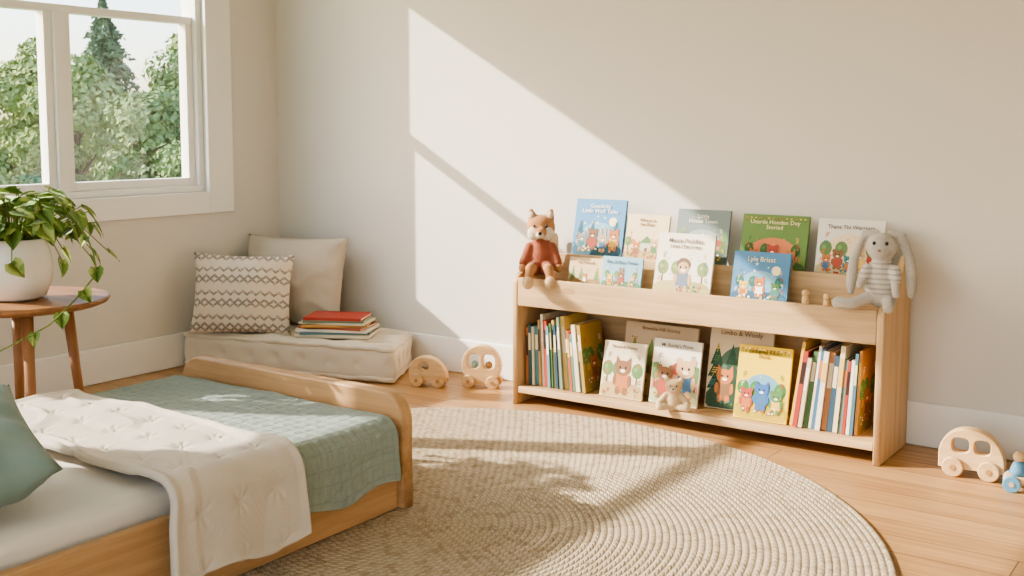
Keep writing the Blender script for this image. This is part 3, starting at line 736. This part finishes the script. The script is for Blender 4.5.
capsule(bm,(-.044,-.02,.135),.017,(-.060,-.055,.085),.015); capsule(bm,(.044,-.02,.135),.017,(.055,-.055,.06),.014)
remeshed('body',bm,M_bun,bn)
bm=bmesh.new(); ell(bm,(0,0,.088),(.058,.052,.070)); capsule(bm,(0,0,.13),.041,(0,0,.155),.036,3)
for s in(-1,1): capsule(bm,(s*.044,-.02,.135),.021,(s*.052,-.038,.108),.018,4)
remeshed('striped_top',bm,M_str,bn)
bm=bmesh.new(); ell(bm,(.0,-.068,.207),(.006,.004,.004),10,8); mk('nose',bm,pmat('pink_thread',srgb(166,116,104),.8),bn,smooth=True)
for s in(-1,1):
    bm=bmesh.new(); ell(bm,(s*.020,-.050,.230),(.006,.005,.0065),10,8); mk('eye',bm,M_blk,bn,smooth=True)
M_bear=knit('tan_felt',srgb(224,196,158))
tb=empty('teddy_bear',(-1.955,3.915,.0815),(0,0,R(22)),'small tan bear plush sitting in front of the books','plush toy')
tb.scale=(1.15,1,1.05)
bm=bmesh.new(); ell(bm,(0,0,.037),(.030,.027,.036)); ell(bm,(0,-.003,.092),(.030,.027,.027)); capsule(bm,(0,0,.05),.02,(0,0,.08),.02,3)
for s in(-1,1):
    ell(bm,(s*.024,0,.116),(.011,.008,.011)); capsule(bm,(s*.026,-.004,.058),.012,(s*.05,-.02,.03),.011,5); capsule(bm,(s*.016,-.010,.016),.015,(s*.046,-.022,.016),.0155,5)
remeshed('body',bm,M_bear,tb,.003,3)
bm=bmesh.new(); ell(bm,(0,-.028,.085),(.012,.009,.009)); mk('muzzle',bm,M_foxw,tb,smooth=True)
bm=bmesh.new(); ell(bm,(0,-.037,.088),(.004,.003,.003),8,6); mk('nose',bm,M_blk,tb,smooth=True)
for s in(-1,1):
    bm=bmesh.new(); ell(bm,(s*.011,-.027,.098),(.003,.003,.003),8,6); mk('eye',bm,M_blk,tb,smooth=True)
# ------------------------------------------------------------ wooden toys
def wheel(parent,x,y,z,r,t,mat,hub):
    bm=bmesh.new(); lathe(bm,[(r*.9,-t/2),(r,-t/2+.003),(r,t/2-.003),(r*.9,t/2)],28,axis='Y')
    w=mk('wheel',bm,mat,parent,(x,y,z))
    bm=bmesh.new(); lathe(bm,[(r*.28,-t/2-.003),(r*.28,t/2+.003)],16,axis='Y'); mk('hub',bm,hub,w)
    return w
M_dark=wood('darker_beech',srgb(180,138,92),0,.85,.5,2)
def toy_car(loc,rz,L,D,label,windows,body,cat='toy car',name='toy_car',group=None,wr=.028,wm=None):
    r=empty(name,loc,(0,0,rz),label,cat,group)
    mk('car_body',curve_mesh([body]+windows,D,.004),M_toy,r)
    for x in(-L*.27,L*.27):
        for s in(-1,1): wheel(r,x,s*(D/2+.009),wr,wr,.014,wm or M_toy,M_dark)
    return r
def dome(L,H,z0,n=24,skew=0.0):
    p=[(-L/2,z0),(L/2,z0)]
    for i in range(n+1):
        a=math.pi*i/n; x=math.cos(a); z=math.sin(a)**.8
        p.append((L/2*x+skew*z*L, z0+.02+(H-z0-.02)*z))
    return p
def rr_win(x0,x1,z0,z1,r=.01,n=5):
    p=[]
    for cx_,cz,a0 in((x1-r,z0+r,-90),(x1-r,z1-r,0),(x0+r,z1-r,90),(x0+r,z0+r,180)):
        p+=[(cx_+r*math.cos(R(a0+90*i/n)),cz+r*math.sin(R(a0+90*i/n))) for i in range(n+1)]
    return p
GT='wooden toys on the floor'
toy_car((-.84,3.97,0),R(4),.215,.05,'natural beech toy car with rounded cabin on the floor',[rr_win(-.064,-.008,.085,.136,.018),rr_win(.008,.060,.085,.136,.018)],dome(.215,.17,.028,skew=-.04),group=GT,wr=.035)
toy_car((-3.24,3.95,0),R(24),.19,.05,'small natural wooden toy car on the floor',[circ(-.02,.092,.024,20)],dome(.18,.14,.026,skew=-.08),group=GT,wr=.031)
ct=empty('wooden_ring_toy',(-3.02,4.07,0),(0,0,R(20)),'round wooden ring toy on wheels with beads inside','toy',GT)
mk('ring_body',curve_mesh([circ(0,.105,.094,40),rr_win(-.066,-.006,.09,.158,.024),rr_win(.006,.066,.09,.158,.024)],.04,.004),M_toy,ct)
for x in(-.058,.058):
    for s in(-1,1): wheel(ct,x,s*.03,.030,.030,.014,M_toy,M_dark)
M_teal=pmat('sage_painted_wood',srgb(136,172,162),.5); M_blue=pmat('blue_painted_wood',srgb(104,154,186),.45)
for x,m in((-.034,M_teal),(.034,M_dark)):
    bm=bmesh.new(); ell(bm,(x,0,.107),(.0165,.0165,.0165)); mk('bead',bm,m,ct,smooth=True)
bt=empty('pull_toy',(-.65,3.91,0),(0,0,R(10)),'wooden pull toy with a blue painted rider and wheels','toy',GT)
mk('toy_base',curve_mesh([rr_win(-.075,.075,.028,.052,.01)],.05,.004),M_toy,bt)
for x in(-.05,.05):
    for s in(-1,1): wheel(bt,x,s*.034,.028,.028,.014,M_blue,M_toy)
bm=bmesh.new(); lathe(bm,[(.024,.052),(.027,.07),(.018,.095),(.012,.1)],20,(-.03,0,0)); mk('rider_body',bm,M_blue,bt,smooth=True)
bm=bmesh.new(); ell(bm,(-.03,0,.114),(.019,.019,.019)); mk('rider_head',bm,M_toy,bt,smooth=True)
bm=bmesh.new(); lathe(bm,[(.02,.052),(.02,.085)],20,(.035,0,0)); mk('stacking_peg',bm,M_teal,bt,bevel=.003)
for x,h_,l in((-1.425,.05,'tiny turned wooden peg figure on the shelf rail'),(-1.345,.042,'tiny squat wooden peg figure on the shelf rail')):
    bm=bmesh.new(); lathe(bm,[(.013,0),(.014,.004),(.012,h_*.55),(.006,h_*.62)],20); ell(bm,(0,0,h_*.78),(.014,.014,h_*.26))
    thing(mk('peg_figure',bm,M_toy,loc=(x,3.912,.5585),smooth=True),l,'toy','peg figures on the shelf rail')
# ------------------------------------------------------------ plant table
tx,ty,TZ=-3.66,2.19,.600
tbq=empty('side_table',(tx,ty,0),label='round walnut side table with splayed legs beside the bed',cat='side table')
bm=bmesh.new(); lathe(bm,[(.27,TZ-.028),(.29,TZ-.02),(.298,TZ-.008),(.293,TZ)],56); mk('table_top',bm,M_wal,tbq,bevel=.003)
for a in(65,155,245,335):
    ca,sa=math.cos(R(a)),math.sin(R(a)); bm=bmesh.new()
    tube(bm,[(ca*.15,sa*.15,TZ-.0275),(ca*.205,sa*.205,0.0)],[.021,.013],14); mk('leg',bm,M_walz,tbq,smooth=True)
pp=empty('potted_pothos',(tx+.02,ty-.025,TZ+.0005),label='trailing green pothos in a glossy white ceramic pot',cat='potted plant')
M_pot=pmat('white_glazed_ceramic',srgb(236,231,222),.25,.03,6,spec=.5)
bm=bmesh.new(); lathe(bm,[(.07,0),(.096,.012),(.118,.07),(.121,.12),(.112,.175),(.102,.205),(.106,.215),(.096,.215),(.093,.19),(.088,.17)],48); mk('ceramic_pot',bm,M_pot,pp,smooth=True)
bm=bmesh.new(); lathe(bm,[(.092,.185),(.05,.189)],32); mk('potting_soil',bm,pmat('soil',srgb(70,52,40),1,.3,80,.8,90,.01),pp)
q=NB('pothos_leaf'); v=q.coord(); n=q.noise(v,22,3); n2=q.noise(v,9,2)
q.base(q.mix(q.math('MULTIPLY',q.math('GREATER_THAN',n,.54),.5),q.mix(n2,srgb(66,102,46),srgb(138,168,80)),srgb(196,204,122)))
q.b.inputs['Roughness'].default_value=.6; q.bump(n,.2,.003); M_leaf=q.m
rl=random.Random(21); bl_=bmesh.new(); bs_=bmesh.new()
def leaf(p,d,nrm,s):
    nrm=Vector(nrm).normalized(); d=Vector(d); d=(d-nrm*d.dot(nrm)).normalized(); x=d.cross(nrm); n=nrm
    def V(a,b,c): return bl_.verts.new(Vector(p)+(x*a+d*b+n*c)*s)
    mid=[V(0,0,0),V(0,.16,-.03),V(0,.48,-.04),V(0,.80,-.07),V(0,1.08,-.16)]
    for sg in(-1,1):
        e=[V(sg*.34,-.14,.04),V(sg*.54,.16,.06),V(sg*.46,.48,.04),V(sg*.22,.82,-.03)]
        bl_.faces.new((mid[0],e[0],e[1],mid[1])); bl_.faces.new((mid[1],e[1],e[2],mid[2])); bl_.faces.new((mid[2],e[2],e[3],mid[3])); bl_.faces.new((mid[3],e[3],mid[4]))
def stem(pts,r=.002): tube(bs_,pts,r,6)
def dleaf(tip,d,s):
    nr=d+Vector((rl.uniform(-.4,.4),rl.uniform(-.4,.4),rl.uniform(.0,.6)))
    ld=Vector((d.x*.4+rl.uniform(-.8,.8),d.y*.4+rl.uniform(-.8,.8),-.8)); leaf(tip,ld,nr,s)
for i in range(140):
    a=rl.random()*6.283; el=rl.uniform(.05,1.5); L=rl.uniform(.09,.17)
    d=Vector((math.cos(a)*math.cos(el),math.sin(a)*math.cos(el),math.sin(el)))
    base=Vector((math.cos(a)*.05,math.sin(a)*.05,.19)); tip=base+d*L+Vector((0,0,.04))
    tip.x*=1.25; tip.y*=1.25; tip.z=max(tip.z,.25)
    stem([base,base.lerp(tip,.5)+Vector((0,0,.02)),tip])
    dleaf(tip,d,rl.uniform(.048,.075))
for a,L in ((40,.22),(10,.19),(80,.24),(-35,.16),(58,.27),(110,.22),(150,.2)):
    ca,sa=math.cos(R(a)),math.sin(R(a)); p0=Vector((ca*.07,sa*.07,.20)); p1=Vector((ca*L*.8,sa*L*.8,.25)); p2=Vector((ca*L*1.15,sa*L*1.15,.15))
    stem([p0,p1,p2]); d=Vector((ca,sa,.1))
    dleaf(p1,d,.06); dleaf(p2,d,.06)
pts=[]
for i in range(17):
    t=i/16; a=R(40-25*min(1,t*2)-60*max(0,t-.5)*2); r=.06+.27*min(1,t*2.4)**.8; z=.21+.05*math.sin(min(1,t*2.4)*math.pi)-.55*max(0,t-.28)+.22*max(0,t-.75)
    pts.append(Vector((math.cos(a)*r,math.sin(a)*r,z)))
stem(pts,.0028)
for i in (3,5,7,9,11,13,16):
    leaf(pts[i],(rl.uniform(-.9,.9),rl.uniform(-.9,.9),-.8),(.5+rl.uniform(-.3,.3),-.8+rl.uniform(-.3,.3),.4),rl.uniform(.040,.056))
mk('foliage',bl_,M_leaf,pp,smooth=True,recalc=False); mk('stems',bs_,pmat('stem_green',srgb(110,128,62),.6),pp,smooth=True)
# ------------------------------------------------------------ light
w=bpy.data.worlds.new('sky'); sc.world=w; w.use_nodes=True; nt=w.node_tree; bg=nt.nodes['Background']
sky=nt.nodes.new('ShaderNodeTexSky'); sky.sky_type='NISHITA'; sky.sun_disc=False; sky.sun_elevation=R(27.5); sky.sun_rotation=R(240); sky.air_density=1.0; sky.dust_density=2.0
nt.links.new(sky.outputs[0],bg.inputs[0]); bg.inputs[1].default_value=.8
sd=Vector((.81,.434,-.474)).normalized()
sl=bpy.data.lights.new('sun','SUN'); sl.energy=14.5; sl.angle=R(.6); sl.color=(1,.91,.79)
so=bpy.data.objects.new('sun',sl); link(so); so.rotation_euler=sd.to_track_quat('-Z','Y').to_euler(); so.location=(-12,-5,9)
def area(name,loc,rot,sx,sy,e,c):
    l=bpy.data.lights.new(name,'AREA'); l.shape='RECTANGLE'; l.size=sx; l.size_y=sy; l.energy=e; l.color=c
    o=bpy.data.objects.new(name,l); link(o); o.location=loc; o.rotation_euler=rot; return o
area('added_rear_fill',(-1.25,YR+.02,1.4),(R(90),0,0),5.0,2.1,30,(.92,.96,1))  # added soft fill lamp behind the camera, set in the rear opening
sc.view_settings.look='AgX - Medium High Contrast'
sc.view_settings.exposure=-.15
# ------------------------------------------------------------ camera
F=1108; PS=54
cd=bpy.data.cameras.new('camera'); cam=bpy.data.objects.new('camera',cd); link(cam)
cd.sensor_width=36; cd.lens=F/1024*36; cam.location=(0,0,1.2); cam.rotation_euler=(R(90)-math.atan((160-PS)/F),0,R(35)); cd.clip_start=.05
cd.shift_y=-PS/1024
sc.camera=cam
